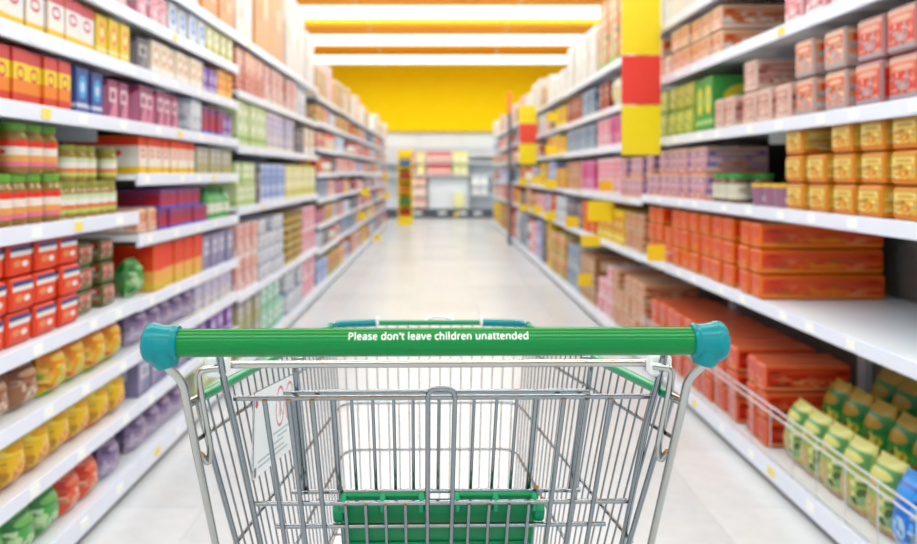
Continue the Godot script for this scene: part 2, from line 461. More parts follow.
# ------------------------------------------------------------------ shelving
func shelving_bay(run: String, d0: float, d1: float, label: String, group := "") -> void:
	var s := -1.0 if run == "L" else 1.0
	var fx := LX if run == "L" else RX
	var mid := (d0 + d1) / 2; var len := d1 - d0
	var o := thing("shelving_bay", label, "shelving", Vector3(fx + s * 0.3, 0, -mid), 0.0, group)
	var white := mat("shelf white", Color("eceef4"), 0.35)
	var rail := mat("rail white", Color("e4e7f6"), 0.3)
	var dark := mat("kick grey", Color("6a6a6e"), 0.5)
	var deep := 0.6
	# local: +x points away from the aisle when s > 0
	part("back_panel", box(0.02, 2.1, len - 0.004), noise_mat("peg", Color("6e6862"), Color("7c756e"), 0.05, 0.6, 2.0), o, Vector3(s * 0.31, 0.02, 0))
	for e in [-1.0, 1.0]:
		part("upright", box(0.035, 2.14, 0.03, 0.003), white, o, Vector3(s * 0.28, 0.0, e * (len / 2 - 0.017)))
	part("kick_plate", box(0.02, 0.05, len - 0.002), dark, o, Vector3(-s * 0.265, -0.002, 0))
	var tiers := tiers_of(run, mid)
	var near := d0 < 8.2
	for i in tiers.size():
		var y: float = tiers[i]
		var sh := part("shelf", box(deep - 0.02, 0.022, len - 0.006, 0.002), white, o, Vector3(s * 0.012, y - 0.022, 0))
		var rh := 0.048 if near else 0.036
		if i == 0: rh = 0.075
		part("price_rail", box(0.016, rh, len - 0.004, 0.003), rail, sh, Vector3(-s * 0.3, 0.026 - rh, 0))
		if i > 0 and near:
			for e in [-1.0, 1.0]:
				part("bracket", box(0.4, 0.05, 0.004), white, sh, Vector3(s * 0.07, -0.05, e * (len / 2 - 0.035)))
		if near:
			var n := int(len / 0.32)
			for k in n:
				var tag_col := mat("tag yellow", Color("f2d86a"), 0.5) if rng.randf() < 0.12 else mat("tag white", Color("f8f8f4"), 0.5)
				part("price_tag", box(0.003, 0.03, 0.055), tag_col, sh, Vector3(-s * 0.3095, 0.020 - rh / 2 - 0.009, -len / 2 + (k + 0.5) * len / n + rng.randf_range(-0.08, 0.08)))
	if run == "R" and d0 < 5.0:
		var g := node("wire_guard", o)
		var ch := mat("wire grey", Color("d4d6dc"), 0.3, 0.6)
		for y in [0.31, 0.283, 0.125]:
			wire("rail_wire", g, Vector3(-s * 0.29, y, -len / 2 + 0.01), Vector3(-s * 0.29, y, len / 2 - 0.01), 0.004, ch)
		for k in int(len / 0.2) + 1:
			var z := -len / 2 + 0.02 + k * (len - 0.04) / int(len / 0.2)
			wire("upright_wire", g, Vector3(-s * 0.29, 0.1, z), Vector3(-s * 0.29, 0.31, z), 0.0022, ch)

# ------------------------------------------------------------------ cart
func c(x: float, y: float, d: float) -> Vector3: return Vector3(x, y, -(d - 1.3))
func gate(x: float, t: float, off := 0.0) -> Vector3: return c(x, 0.995 - 0.279 * t, 0.93 + 0.16 * t + off)

func shopping_cart() -> void:
	var o := thing("shopping_cart", "chrome wire shopping cart with green handle standing in the aisle", "shopping cart", Vector3(-0.0095, 0, -1.3), deg_to_rad(1.07))
	var chrome := mat("chrome", Color("aeb0ae"), 0.13, 1.0)
	var zinc := mat("zinc", Color("8b949b"), 0.14, 1.0)
	var green := mat("handle green", Color("007838"), 0.14)
	var teal := mat("cap teal", Color("007d86"), 0.22)
	var white := mat("white plastic", Color("eeeeee"), 0.3)
	var sleeve := mat("sleeve green", Color("04885a"), 0.3)
	var flap_m := mat("flap green", Color("007a48"), 0.35)
	for q in [green, teal, sleeve, flap_m]: q.metallic_specular = 0.35
	# handle
	var h := node("handle", o)
	h.position = c(0, 1.028, 0.85)
	var st := begin()
	var prof := []
	for k in 48:
		var a := TAU * k / 48.0
		var rr := 0.0143
		if k in [8, 12, 16]: rr -= 0.0007
		prof.append(Vector3(0, sin(a) * rr, cos(a) * rr))
	for k in 48:
		var p: Vector3 = prof[k]; var q: Vector3 = prof[(k + 1) % 48]
		var l := Vector3(-0.264, 0, 0); var r := Vector3(0.264, 0, 0)
		var np := p.normalized(); var nq := q.normalized()
		if k in [7, 8, 11, 12, 15, 16]:
			np = Vector3(0, q.z - p.z, p.y - q.y).normalized() * -1.0; nq = np
			if np.dot(p) < 0: np = -np; nq = np
		quad(st, [p + l, q + l, q + r, p + r], [np, nq, nq, np], [Vector2.ZERO, Vector2.ZERO, Vector2.ZERO, Vector2.ZERO])
	part("grip", st.commit(), green, h)
	for s in [-1.0, 1.0]:
		st = begin()
		var b := Basis(Vector3.UP * -s, Vector3.RIGHT * s, Vector3.BACK)
		add_lathe(st, [Vector2(0.0145, 0.0), Vector2(0.0172, 0.0005), Vector2(0.0185, 0.003), Vector2(0.0172, 0.0065), Vector2(0.0178, 0.014), Vector2(0.0188, 0.02), Vector2(0.0202, 0.0235), Vector2(0.0207, 0.0265), Vector2(0.0200, 0.0300), Vector2(0.0180, 0.0332), Vector2(0.0140, 0.0356), Vector2(0.008, 0.0368), Vector2(0.0, 0.0372)], 28, b, Vector3(s * 0.2605, 0, 0))
		# the socket under the cap that takes the frame tube
		var sb := Basis(Vector3.FORWARD, deg_to_rad(s * 16.0)) * Basis(Vector3.RIGHT, PI)
		add_lathe(st, [Vector2(0.0165, 0.0), Vector2(0.0160, 0.012), Vector2(0.0140, 0.020), Vector2(0.0105, 0.0255), Vector2(0.0, 0.0268)], 20, sb, Vector3(s * 0.279, 0.0, 0))
		part("end_cap", st.commit(), teal, h)
	var tm := TextMesh.new()
	tm.text = "Please don't leave children unattended"
	var fo := SystemFont.new(); fo.font_names = PackedStringArray(["Droid Sans"]); fo.font_weight = 500
	tm.font = fo; tm.font_size = 64; tm.pixel_size = 0.0001; tm.depth = 0.0012
	var tw := tm.get_aabb().size.x
	var k0 := 0.180 / maxf(tw, 0.001)
	var tx := part("printed_words", tm, mat("print white", Color("f4faf4"), 0.4), h)
	tx.set_meta("label", "white printed warning to parents on the green grip")
	var ta := deg_to_rad(35.0)
	tx.transform = Transform3D(Basis(Vector3.RIGHT, -ta) * Basis.from_scale(Vector3(k0, k0, 1)), Vector3(0.0015, sin(ta), cos(ta)) * Vector3(1, 0.0141, 0.0141))
	# frame
	var fr := node("frame", o)
	for s in [-1.0, 1.0]:
		part("post", tube([c(s * 0.276, 1.006, 0.852), c(s * 0.262, 0.985, 0.866), c(s * 0.262, 0.95, 0.886), c(s * 0.263, 0.75, 1.01), c(s * 0.258, 0.5, 1.14), c(s * 0.25, 0.24, 1.15)], 0.0045, 12, 0.012), chrome, fr)
		part("loop", tube([c(s * 0.235, 0.991, 0.9), c(s * 0.253, 0.991, 0.889), c(s * 0.2535, 0.965, 0.902), c(s * 0.253, 0.888, 0.945), c(s * 0.258, 0.868, 0.955), c(s * 0.2625, 0.885, 0.938)], 0.004, 10, 0.018), chrome, fr)
		part("pivot_block", box(0.026, 0.026, 0.018, 0.005), white, fr, c(s * 0.2435 + 0.004, 0.975, 0.922))
		part("base_rail", tube([c(s * 0.25, 0.25, 1.0), c(s * 0.25, 0.235, 1.15), c(s * 0.17, 0.2, 1.7)], 0.009, 10, 0.05), chrome, fr)
		part("strut", tube([c(s * 0.17, 0.2, 1.69), c(s * 0.16, 0.545, 1.62)], 0.007, 10), chrome, fr)
	part("cross_bar", tube([c(-0.25, 0.235, 1.15), c(0.25, 0.235, 1.15)], 0.008, 10), chrome, fr)
	part("cross_bar", tube([c(-0.17, 0.2, 1.69), c(0.17, 0.2, 1.69)], 0.008, 10), chrome, fr)
	part("cross_bar", tube([c(-0.257, 0.49, 1.142), c(0.257, 0.49, 1.142)], 0.006, 10), chrome, fr)
	for s in [-1.0, 1.0]:
		for e in [[0.25, 1.03, 0.245], [0.17, 1.66, 0.2]]:
			var cs := node("caster", o)
			cs.position = c(s * e[0], 0, e[1])
			part("wheel", lathe("wheel", [Vector2(0, -0.014), Vector2(0.05, -0.014), Vector2(0.058, -0.009), Vector2(0.06, 0.0), Vector2(0.058, 0.009), Vector2(0.05, 0.014), Vector2(0, 0.014)], 28), mat("tyre", Color("3a3c40"), 0.6), cs, Vector3(0, 0.06, 0.02), Vector3(0, 0, PI / 2))
			for f in [-1.0, 1.0]:
				part("fork", tube([Vector3(f * 0.019, 0.06, 0.02), Vector3(f * 0.019, 0.13, 0.0)], 0.006, 8), zinc, cs)
			part("stem", tube([Vector3(0, 0.12, 0), Vector3(0, e[2] + 0.003, 0)], 0.011, 10), zinc, cs)
			part("crown", box(0.052, 0.012, 0.03, 0.003), zinc, cs, Vector3(0, 0.122, 0))
	# basket
	var b := node("basket", o)
	var R0 := Vector3(0.262, 0.957, 0.882); var R1 := Vector3(0.194, 0.889, 1.72)
	var E0 := Vector3(0.235, 0.46, 1.21); var E1 := Vector3(0.165, 0.55, 1.66)
	var at := func(p: Vector3, s: float) -> Vector3: return c(p.x * s, p.y, p.z)
	for s in [-1.0, 1.0]:
		part("rim", tube([at.call(R0, s), at.call(R0.lerp(R1, 0.10), s)], 0.0052, 10), chrome, b)
		part("rim_sleeve", tube([at.call(R0.lerp(R1, 0.05), s), at.call(R0.lerp(R1, 0.95), s)], 0.0062, 10), sleeve, b)
		part("corner_sleeve", tube([at.call(R0.lerp(R1, 0.94), s), at.call(R1, s), c(s * 0.112, 0.889, 1.735)], 0.0078, 12, 0.03), teal, b)
		part("sleeve_end", box(0.006, 0.016, 0.016, 0.002), white, b, c(s * 0.108, 0.885, 1.735))
	part("rim_sleeve", tube([c(-0.11, 0.889, 1.735), c(0.11, 0.889, 1.735)], 0.0055, 10), sleeve, b)
	var rods := [[Vector3(0.262, 0.909, 0.908), Vector3(0.190, 0.842, 1.722)], [Vector3(0.252, 0.73, 1.06), Vector3(0.178, 0.732, 1.70)], [Vector3(0.243, 0.585, 1.14), Vector3(0.171, 0.643, 1.683)], [E0, E1]]
	for rd in rods:
		part("rod", tube([at.call(rd[0], -1.0), at.call(rd[1], -1.0), at.call(rd[1], 1.0), at.call(rd[0], 1.0)], 0.0026, 8, 0.035), zinc, b)
	var n := 27
	for s in [-1.0, 1.0]:
		for i in n:
			var t := 0.035 + 0.945 * i / (n - 1)
			wire("wire", b, at.call(R0.lerp(R1, t), s), at.call(E0.lerp(E1, t), s), 0.0036 if i == 0 else 0.0014, zinc)
	for i in 17:
		var u := -1.0 + 2.0 * i / 16.0
		wire("wire", b, c(u * 0.178, 0.889, 1.733), c(u * 0.155, 0.55, 1.662), 0.0012, zinc)
	for i in 15:
		var u := -1.0 + 2.0 * i / 14.0
		wire("floor_wire", b, c(u * 0.228, 0.46, 1.21), c(u * 0.16, 0.55, 1.66), 0.0017, zinc)
	for i in range(1, 9):
		var p := E0.lerp(E1, i / 9.0)
		wire("floor_wire", b, c(-p.x, p.y - 0.004, p.z), c(p.x, p.y - 0.004, p.z), 0.0022, zinc)
	# small arch standing on the front rim
	part("arch", tube([c(-0.012, 0.891, 1.737), c(0.004, 0.9, 1.737), c(0.02, 0.902, 1.737), c(0.036, 0.9, 1.737), c(0.052, 0.891, 1.737)], 0.003, 8, 0.02), mat("arch white", Color("e8e8ec"), 0.2), b)
	# rear gate
	var g := node("rear_gate", o)
	for s in [-1.0, 1.0]:
		part("side_bar", tube([gate(s * 0.2405 + 0.0075, -0.1, -0.024), gate(s * 0.2405 + 0.0075, 0.12, -0.02), gate(s * 0.2405 + 0.0075, 0.3, -0.006), gate(s * 0.2365 + 0.0115, 1.0), gate(s * 0.225 + 0.0115, 1.9)], 0.0042, 10, 0.03), zinc, g)
	wire("top_rod", g, gate(-0.233, 0.03), gate(0.248, 0.03), 0.0043, chrome)
	for e in [[0.19, 0.24], [0.75, 0.238], [0.885, 0.212], [1.3, 0.232], [1.88, 0.224]]:
		wire("cross_rod", g, gate(0.009 - e[1], e[0]), gate(0.009 + e[1], e[0]), 0.0031, zinc)
	for x in [-0.195, -0.168, -0.141, 0.148, 0.175, 0.202]:
		wire("bar", g, gate(x, 0.195, -0.004), gate(x * 0.97, 1.88, -0.004), 0.003, zinc)
	part("hoop", tube([gate(-0.0085, 1.88, -0.005), gate(-0.0085, 0.14, -0.005), gate(0.0225, 0.14, -0.005), gate(0.0225, 1.88, -0.005)], 0.0029, 10, 0.0145), zinc, g)
	for x in [-0.111, -0.086, -0.061, -0.036, 0.0436, 0.069, 0.094, 0.119]:
		wire("bar", g, gate(x, 0.752, -0.004), gate(x, 1.88, -0.004), 0.0024, zinc)
	# fold-down child seat: wire back and green plastic flap
	var cs2 := node("child_seat", o)
	wire("cross_rod", cs2, gate(-0.178, 0.19, 0.024), gate(0.182, 0.19, 0.024), 0.0033, zinc)
	wire("cross_rod", cs2, gate(-0.182, 0.725, 0.024), gate(0.188, 0.725, 0.024), 0.0031, zinc)
	for x in [-0.168, -0.121, -0.099, -0.074, -0.049, -0.026, 0.005, 0.047, 0.074, 0.098, 0.121, 0.176]:
		wire("bar", cs2, gate(x, 0.2, 0.027), gate(x, 0.735, 0.027), 0.0036 if absf(x) > 0.13 or x == -0.121 or x == 0.121 else 0.0022, zinc)
	for x in [-0.163, 0.182]:
		part("side_bar", tube([gate(x * 0.93, 0.03, 0.03), gate(x, 0.035, 0.03), gate(x, 0.735, 0.03)], 0.0032, 8, 0.012), zinc, cs2)
	for x in [-0.119, 0.13]:
		wire("hinge_post", cs2, gate(x, 0.7, 0.02), gate(x, 1.5, 0.02), 0.0034, zinc)
	var tilt := Basis(Vector3.RIGHT, -atan2(0.16, 0.279))
	var ctr := 0.0065
	st = begin()
	add_box(st, Vector3.ZERO, Vector3(0.248, 0.19, 0.007), 0.002)
	for yy in [0.05, 0.018, -0.014, -0.046]:
		add_box(st, Vector3(0, yy, 0.004), Vector3(0.244, 0.0035, 0.004), 0.001)
	var fl := part("flap", st.commit(), flap_m, cs2)
	fl.transform = Transform3D(Basis(Vector3.RIGHT, atan2(0.16, 0.279)), gate(ctr, 1.055, 0.014))
	for s in [-1.0, 1.0]:
		var r := part("hinge_ridge", box(0.108, 0.011, 0.009, 0.003), flap_m, cs2)
		r.transform = Transform3D(fl.transform.basis, gate(ctr + s * 0.0715, 0.755, 0.014))
		for e in [-1.0, 0.0, 1.0]:
			var cl := part("clip", box(0.010, 0.024, 0.016, 0.004), sleeve, cs2)
			cl.transform = Transform3D(fl.transform.basis, gate(ctr + s * 0.0715 + e * 0.049, 0.80, 0.006))
		var kn := part("hinge_block", box(0.014, 0.022, 0.016, 0.003), sleeve, cs2)
		kn.transform = Transform3D(fl.transform.basis, gate(ctr + s * 0.129, 0.87, 0.014))
	# notice plate on the inside of the basket
	var im := Image.create(160, 80, false, Image.FORMAT_RGB8); im.fill(Color("e9ecf2"))
	for q in [[4, 4], [150, 4], [150, 68]]:
		spot(im, q[0] + 3, q[1] + 5, 5, 6, Color("c8303a"))
	for q in [[92, 26], [130, 26]]:
		for a in 400:
			var an := TAU * a / 400.0
			for w in 3: im.set_pixel(int(q[0] + cos(an) * (15 + w * 0.6)), int(q[1] + sin(an) * (19 + w * 0.6)), Color("d0404c"))
		for k in range(-11, 12):
			im.set_pixel(q[0] + k, q[1] + k, Color("d0404c")); im.set_pixel(q[0] + k + 1, q[1] + k, Color("d0404c"))
		spot(im, q[0], q[1], 4, 11, Color("b8a0a8"))
	for q in [[66, 50, 74], [82, 55, 40], [58, 60, 50], [14, 66, 96], [14, 71, 110]]:
		for x in range(q[0], q[0] + q[2], 1):
			if (x * 7) % 11 > 2: im.set_pixel(x, q[1], Color("7c9498")); im.set_pixel(x, q[1] + 1, Color("8fa4a8"))
	spot(im, 5, 74, 4, 5, Color("404448"))
	var nm := StandardMaterial3D.new(); nm.albedo_texture = ImageTexture.create_from_image(im); nm.roughness = 0.3
	var plate := part("notice_plate", box(0.235, 0.112, 0.0025, 0.0008), nm, o)
	plate.set_meta("label", "white notice plate with red prohibition rings on the basket side")
	var pa := c(-0.241, 0.80, 1.09); var pb := c(-0.222, 0.772, 1.315)
	var px := (pb - pa).normalized()
	var py := (c(-0.2325, 0.905, 1.15) - c(-0.2275, 0.80, 1.19)).normalized()
	var pz := px.cross(py).normalized(); py = pz.cross(px)
	plate.transform = Transform3D(Basis(px, py, pz), (pa + pb) / 2 + pz * 0.006)

# ------------------------------------------------------------------ signs and flags
func hang_sign(label: String, d: float, x0: float, bands: Array) -> void:
	var o := thing("hanging_sign", label, "sign", Vector3(x0, bands[0][0], -d), 0.0)
	for b in bands:
		part("panel", box(0.22, b[1] - b[0] - 0.004, 0.006, 0.001), mat("sign " + b[2], Color(b[2]), 0.4), o, Vector3(0.11, b[0] - bands[0][0] + 0.002, 0))
	part("pole", box(0.012, bands[-1][1] - bands[0][0], 0.012, 0.002), mat("pole grey", Color("b0b0b4"), 0.4, 0.6), o, Vector3(0.216, 0, -0.011))

func price_flag(run: String, px: float, py: float, w: float, h: float, col: String, label: String, group: String) -> void:
	var x := (LX + 0.05) if run == "L" else (RX - 0.05)
	var d := x * F / (px - VX)
	var y := EYE - (py - VY) * d / F
	var o := thing("price_flag", label, "price flag", Vector3(x, y - h / 2, -d), 0.0, group)
	part("card", box(w, h, 0.003, 0.0008), mat("flag " + col, Color(col), 0.45), o)
	var s := 1.0 if run == "R" else -1.0
	part("clip", box(w / 2 + 0.05, 0.008, 0.008, 0.001), mat("clip clear", Color("d8d8d8"), 0.3), o, Vector3(s * (w / 4 + 0.02), h / 2, -0.006))

# ------------------------------------------------------------------ scene
func _ready() -> void:
	rng.seed = 20240
	# camera
	var cam := Camera3D.new(); cam.name = "camera"; add_child(cam)
	var at := CameraAttributesPhysical.new()
	at.frustum_focal_length = 50.0; at.frustum_focus_distance = 1.04; at.exposure_aperture = 6.0; at.frustum_near = 0.05; at.frustum_far = 100.0
	cam.attributes = at
	cam.position = Vector3(0, EYE, 0)
	cam.projection = Camera3D.PROJECTION_FRUSTUM
	cam.near = 0.05; cam.far = 100.0
	cam.size = 0.05 * 544.0 / F
	cam.frustum_offset = Vector2(0.05 * (458.5 - VX) / F, -0.05 * (272.0 - VY) / F)
	cam.current = true
	# environment (the shop is closed in; only its lamps light it)
	var we := WorldEnvironment.new(); we.name = "environment"
	var env := Environment.new()
	env.background_mode = Environment.BG_COLOR; env.background_color = Color(0.02, 0.02, 0.02)
	env.tonemap_mode = Environment.TONE_MAPPER_LINEAR; env.tonemap_exposure = 1.08
	env.sdfgi_enabled = true; env.ssao_enabled = true; env.ssil_enabled = true
	we.environment = env; add_child(we)
	wire_mesh = CylinderMesh.new(); wire_mesh.top_radius = 1.0; wire_mesh.bottom_radius = 1.0; wire_mesh.height = 1.0; wire_mesh.radial_segments = 10; wire_mesh.rings = 1
	# rows of lamps across the ceiling
	for k in 9:
		lamp_row(20.0 - 2.95 * k)
	room()
	shelving()
	stock_left()
	stock_right()
	stock_far()
	place_stock()
	back_wall_display()
	signs()
	shopping_cart()

func lamp_row(d: float) -> void:
	var o := thing("ceiling_lamp", "long white strip lamp hanging across the orange ceiling", "lamp", Vector3(0, 3.84, -d), 0.0, "strip lamps across the ceiling")
	var glow := StandardMaterial3D.new()
	if mats.has("glow"): glow = mats["glow"]
	else:
		glow.albedo_color = Color(0.95, 0.95, 0.93); glow.emission_enabled = true; glow.emission = Color(0.80, 0.945, 1.0); glow.emission_energy_multiplier = 1.5
		mats["glow"] = glow
	part("diffuser", box(8.4, 0.15, 0.34, 0.02), glow, o)
	for x in [-4.0, -1.4, 1.4, 4.0]:
		part("hanger", box(0.012, 0.33, 0.012), mat("pole grey", Color("b0b0b4"), 0.4, 0.6), o, Vector3(x, 0.14, 0))
	for e in [[-0.01, -1.0, 15.0], [0.16, 1.0, 6.5]]:
		var l := AreaLight3D.new(); l.name = "light"
		l.area_size = Vector2(8.4, 0.34); l.light_energy = e[2]; l.light_color = Color(0.80, 0.945, 1.0); l.shadow_enabled = true
		l.area_range = 40.0; l.area_attenuation = 2.0
		o.add_child(l, true)
		l.position = Vector3(0, e[0], 0); l.rotation.x = e[1] * PI / 2

func room() -> void:
	var slab := noise_mat("slab", Color("c6c7ca"), Color("d2d3d6"), 0.02, 0.4)
	var fl := struct("floor", box(11.0, 0.1, 30.0), slab, Vector3(0, -0.104, -9.5))
	var tiles := []
	for k in 4:
		var b := 0.79 + 0.012 * k
		var m := noise_mat("tile %d" % k, Color(b, b, b + 0.01), Color(b + 0.035, b + 0.035, b + 0.045), 0.03, 0.26, 1.3)
		tiles.append(m)
	for i in 5:
		for j in 37:
			part("tile", box(0.597, 0.012, 0.597, 0.0015), tiles[rng.randi() % 4], fl, Vector3(-1.2 + 0.6 * i + 0.06, 0.092, 9.5 - 0.3 - 0.6 * j))
	var orange := noise_mat("ceiling orange", Color("f6961f"), Color("f89c28"), 0.01, 0.7)
	orange.metallic_specular = 0.15
	struct("ceiling", box(11.0, 0.1, 30.0), orange, Vector3(0, 4.32, -9.5))
	var wall := noise_mat("wall white", Color("e6e6e6"), Color("eeeeee"), 0.01, 0.7)
	struct("wall_left", box(0.1, 4.5, 30.0), wall, Vector3(-5.5, -0.1, -9.5))
	struct("wall_right", box(0.1, 4.5, 30.0), wall, Vector3(5.5, -0.1, -9.5))
	struct("wall_front", box(11.0, 4.5, 0.1), wall, Vector3(0, -0.1, 5.5))
	var wb := struct("wall_back", box(11.0, 4.5, 0.1), wall, Vector3(0, -0.1, -23.3))
	# yellow bulkhead over the back display, and the white panels under it
	var yellow := noise_mat("bulkhead yellow", Color("fed20c"), Color("ffd818"), 0.01, 0.8)
	yellow.metallic_specular = 0.15
	struct("trim_1", box(11.0, 1.97, 0.5), yellow, Vector3(0, 2.34, -23.0))
	for k in 5:
		part("panel", box(1.17, 0.62, 0.03, 0.004), mat("panel white", Color("f0f1f4"), 0.5), wb, Vector3(-2.3 + 1.18 * k, 1.81, 0.33))

func shelving() -> void:
	var d := 1.6
	var k := 0
	while d < 19.1:
		if k == 0: shelving_bay("L", d, d + 1.6, "white shelving bay holding green lidded jars, opposite the signs")
		elif k == 1: shelving_bay("L", d, d + 1.6, "white ten shelf bay with scarlet topped boxes, opposite the signs")
		elif k < 4: shelving_bay("L", d, d + 1.6, "white six shelf bay of pale boxes, opposite the signs", "pale six shelf bays")
		else: shelving_bay("L", d, d + 1.6, "white eight shelf bay of mixed groceries, opposite the signs", "far eight shelf bays")
		d += 1.6; k += 1
	d = 2.0; k = 0
	while d < 19.5:
		if k == 0: shelving_bay("R", d, d + 1.6, "white shelving bay with green bags behind its wire guard")
		elif k == 1: shelving_bay("R", d, d + 1.6, "white shelving bay with red packs behind its wire guard")
		else: shelving_bay("R", d, d + 1.6, "white six shelf bay of mixed groceries, hanging sign side", "far bays on the hanging sign side")
		d += 1.6; k += 1

func rows(run: String, list: Array) -> void:
	for e in list:
		block(run, e[0], e[1], e[2], e[3], e[4], e[5], e[6], e[7], e[8] if e.size() > 8 else 0.025, 0.006, e[9] if e.size() > 9 else 1)

func stock_left() -> void:
	# d from, d to, shelf, width, height, depth, stacked, print
	rows("L", [
		[1.65, 3.15, 1.81, 0.12, 0.13, 0.3, 1, "b7"],
		[1.65, 2.86, 1.605, 0.11, 0.15, 0.3, 1, "a1"], [2.87, 3.16, 1.605, 0.09, 0.145, 0.3, 1, "a2"],
		[1.65, 2.66, 1.393, 0.085, 0.155, 0.3, 1, "a3"], [2.67, 2.95, 1.393, 0.09, 0.15, 0.3, 1, "a4"], [2.96, 3.16, 1.393, 0.09, 0.14, 0.3, 1, "a5"],
		[1.65, 2.62, 1.05, 0.085, 0.145, 0.085, 2, "j1", 0.025, 2], [2.63, 3.14, 1.05, 0.08, 0.12, 0.08, 2, "j2", 0.05, 2],
		[1.65, 2.74, 0.716, 0.15, 0.095, 0.3, 3, "p1"], [2.75, 3.15, 0.716, 0.13, 0.08, 0.3, 3, "p2", 0.06],
		[1.65, 2.5, 0.518, 0.14, 0.14, 0.12, 1, "g1", 0.02, 3], [2.51, 3.12, 0.518, 0.13, 0.15, 0.11, 1, "g7", 0.02, 3],
		[1.65, 2.1, 0.318, 0.13, 0.13, 0.1, 1, "h1", 0.02, 3], [2.11, 3.14, 0.318, 0.14, 0.155, 0.12, 1, "g2", 0.02, 3],
		[1.65, 2.62, 0.1, 0.15, 0.15, 0.12, 1, "g3", 0.02, 3], [2.63, 2.9, 0.1, 0.13, 0.14, 0.1, 1, "g6", 0.02, 3], [2.91, 3.15, 0.1, 0.12, 0.14, 0.1, 1, "g9", 0.02, 3],
		[1.7, 3.15, 2.0, 0.34, 0.26, 0.4, 1, "s2"],
		# second bay
		[3.25, 4.1, 2.0, 0.38, 0.3, 0.4, 1, "s2"], [4.15, 4.75, 2.0, 0.28, 0.22, 0.4, 1, "s3"],
		[3.25, 3.62, 1.81, 0.1, 0.13, 0.3, 1, "d2"], [3.63, 4.2, 1.81, 0.11, 0.14, 0.3, 1, "b4"], [4.21, 4.76, 1.81, 0.11, 0.145, 0.3, 1, "b5"],
		[3.25, 3.4, 1.605, 0.13, 0.13, 0.3, 1, "c1"], [3.41, 4.15, 1.605, 0.1, 0.14, 0.3, 1, "b2"], [4.16, 4.42, 1.605, 0.08, 0.13, 0.3, 1, "c2"], [4.43, 4.76, 1.605, 0.1, 0.145, 0.3, 1, "c3"],
		[3.25, 3.78, 1.393, 0.09, 0.15, 0.3, 1, "a5"], [3.95, 4.15, 1.393, 0.09, 0.16, 0.3, 1, "c4"], [4.16, 4.55, 1.393, 0.1, 0.14, 0.3, 1, "a8"], [4.56, 4.76, 1.393, 0.09, 0.13, 0.3, 1, "c2"],
		[3.28, 4.02, 1.195, 0.085, 0.15, 0.3, 1, "a6"], [4.03, 4.76, 1.195, 0.1, 0.13, 0.3, 1, "a7"],
		[3.25, 3.5, 0.958, 0.1, 0.1, 0.3, 1, "p9"], [3.51, 4.25, 0.958, 0.11, 0.085, 0.3, 2, "a8"], [4.3, 4.7, 0.958, 0.08, 0.16, 0.08, 1, "k2", 0.025, 2],
		[3.25, 3.4, 0.71, 0.1, 0.15, 0.1, 1, "g3", 0.03, 2], [3.42, 4.15, 0.71, 0.13, 0.19, 0.3, 1, "a9"], [4.16, 4.76, 0.71, 0.13, 0.17, 0.3, 1, "b1"],
		[3.25, 4.0, 0.518, 0.14, 0.15, 0.12, 1, "g9", 0.02, 3], [4.01, 4.76, 0.518, 0.13, 0.14, 0.3, 1, "b8"],
		[3.25, 3.9, 0.318, 0.13, 0.15, 0.3, 1, "b1"], [3.91, 4.76, 0.318, 0.14, 0.15, 0.3, 1, "c2"],
		[3.25, 4.0, 0.1, 0.13, 0.15, 0.11, 1, "g9", 0.02, 3], [4.01, 4.76, 0.1, 0.14, 0.16, 0.3, 1, "b3"],
		# third and fourth bays
		[4.85, 5.3, 2.0, 0.42, 0.36, 0.45, 1, "s2"], [5.35, 6.3, 2.0, 0.45, 0.6, 0.45, 1, "s3"], [6.45, 7.35, 2.0, 0.43, 0.62, 0.45, 1, "s2"], [7.4, 7.95, 2.0, 0.5, 0.47, 0.45, 1, "s2"],
		[4.85, 5.6, 1.68, 0.18, 0.26, 0.35, 1, "b6"], [5.61, 6.35, 1.68, 0.2, 0.25, 0.35, 1, "b7"], [6.45, 6.9, 1.68, 0.2, 0.25, 0.35, 1, "b7"], [6.91, 7.4, 1.68, 0.15, 0.22, 0.3, 1, "c4"],
		[4.85, 5.7, 1.36, 0.16, 0.27, 0.35, 1, "b3"], [5.71, 6.35, 1.36, 0.15, 0.26, 0.35, 1, "b8"], [6.45, 6.8, 1.36, 0.15, 0.26, 0.35, 1, "b8"], [6.85, 7.3, 1.36, 0.12, 0.22, 0.3, 1, "c1"], [7.31, 7.95, 1.36, 0.14, 0.24, 0.35, 1, "b2"],
		[4.85, 5.35, 1.0, 0.12, 0.13, 0.3, 2, "b3"], [5.36, 5.5, 1.0, 0.12, 0.24, 0.3, 1, "c1"], [5.51, 6.4, 1.0, 0.15, 0.26, 0.35, 1, "b9"], [6.45, 7.95, 1.0, 0.16, 0.26, 0.35, 1, "b5"],
		[4.85, 5.45, 0.49, 0.16, 0.2, 0.35, 2, "b7"], [5.46, 6.35, 0.49, 0.2, 0.1, 0.35, 4, "c4"], [6.45, 7.2, 0.49, 0.16, 0.13, 0.35, 3, "c5"], [7.21, 7.95, 0.49, 0.18, 0.2, 0.35, 2, "d2"],
		[4.85, 5.5, 0.1, 0.16, 0.16, 0.35, 2, "a7"], [5.51, 6.35, 0.1, 0.18, 0.17, 0.35, 2, "c6"], [6.45, 7.2, 0.1, 0.16, 0.16, 0.35, 2, "c4"], [7.21, 7.95, 0.1, 0.16, 0.17, 0.35, 2, "d2"],
	])

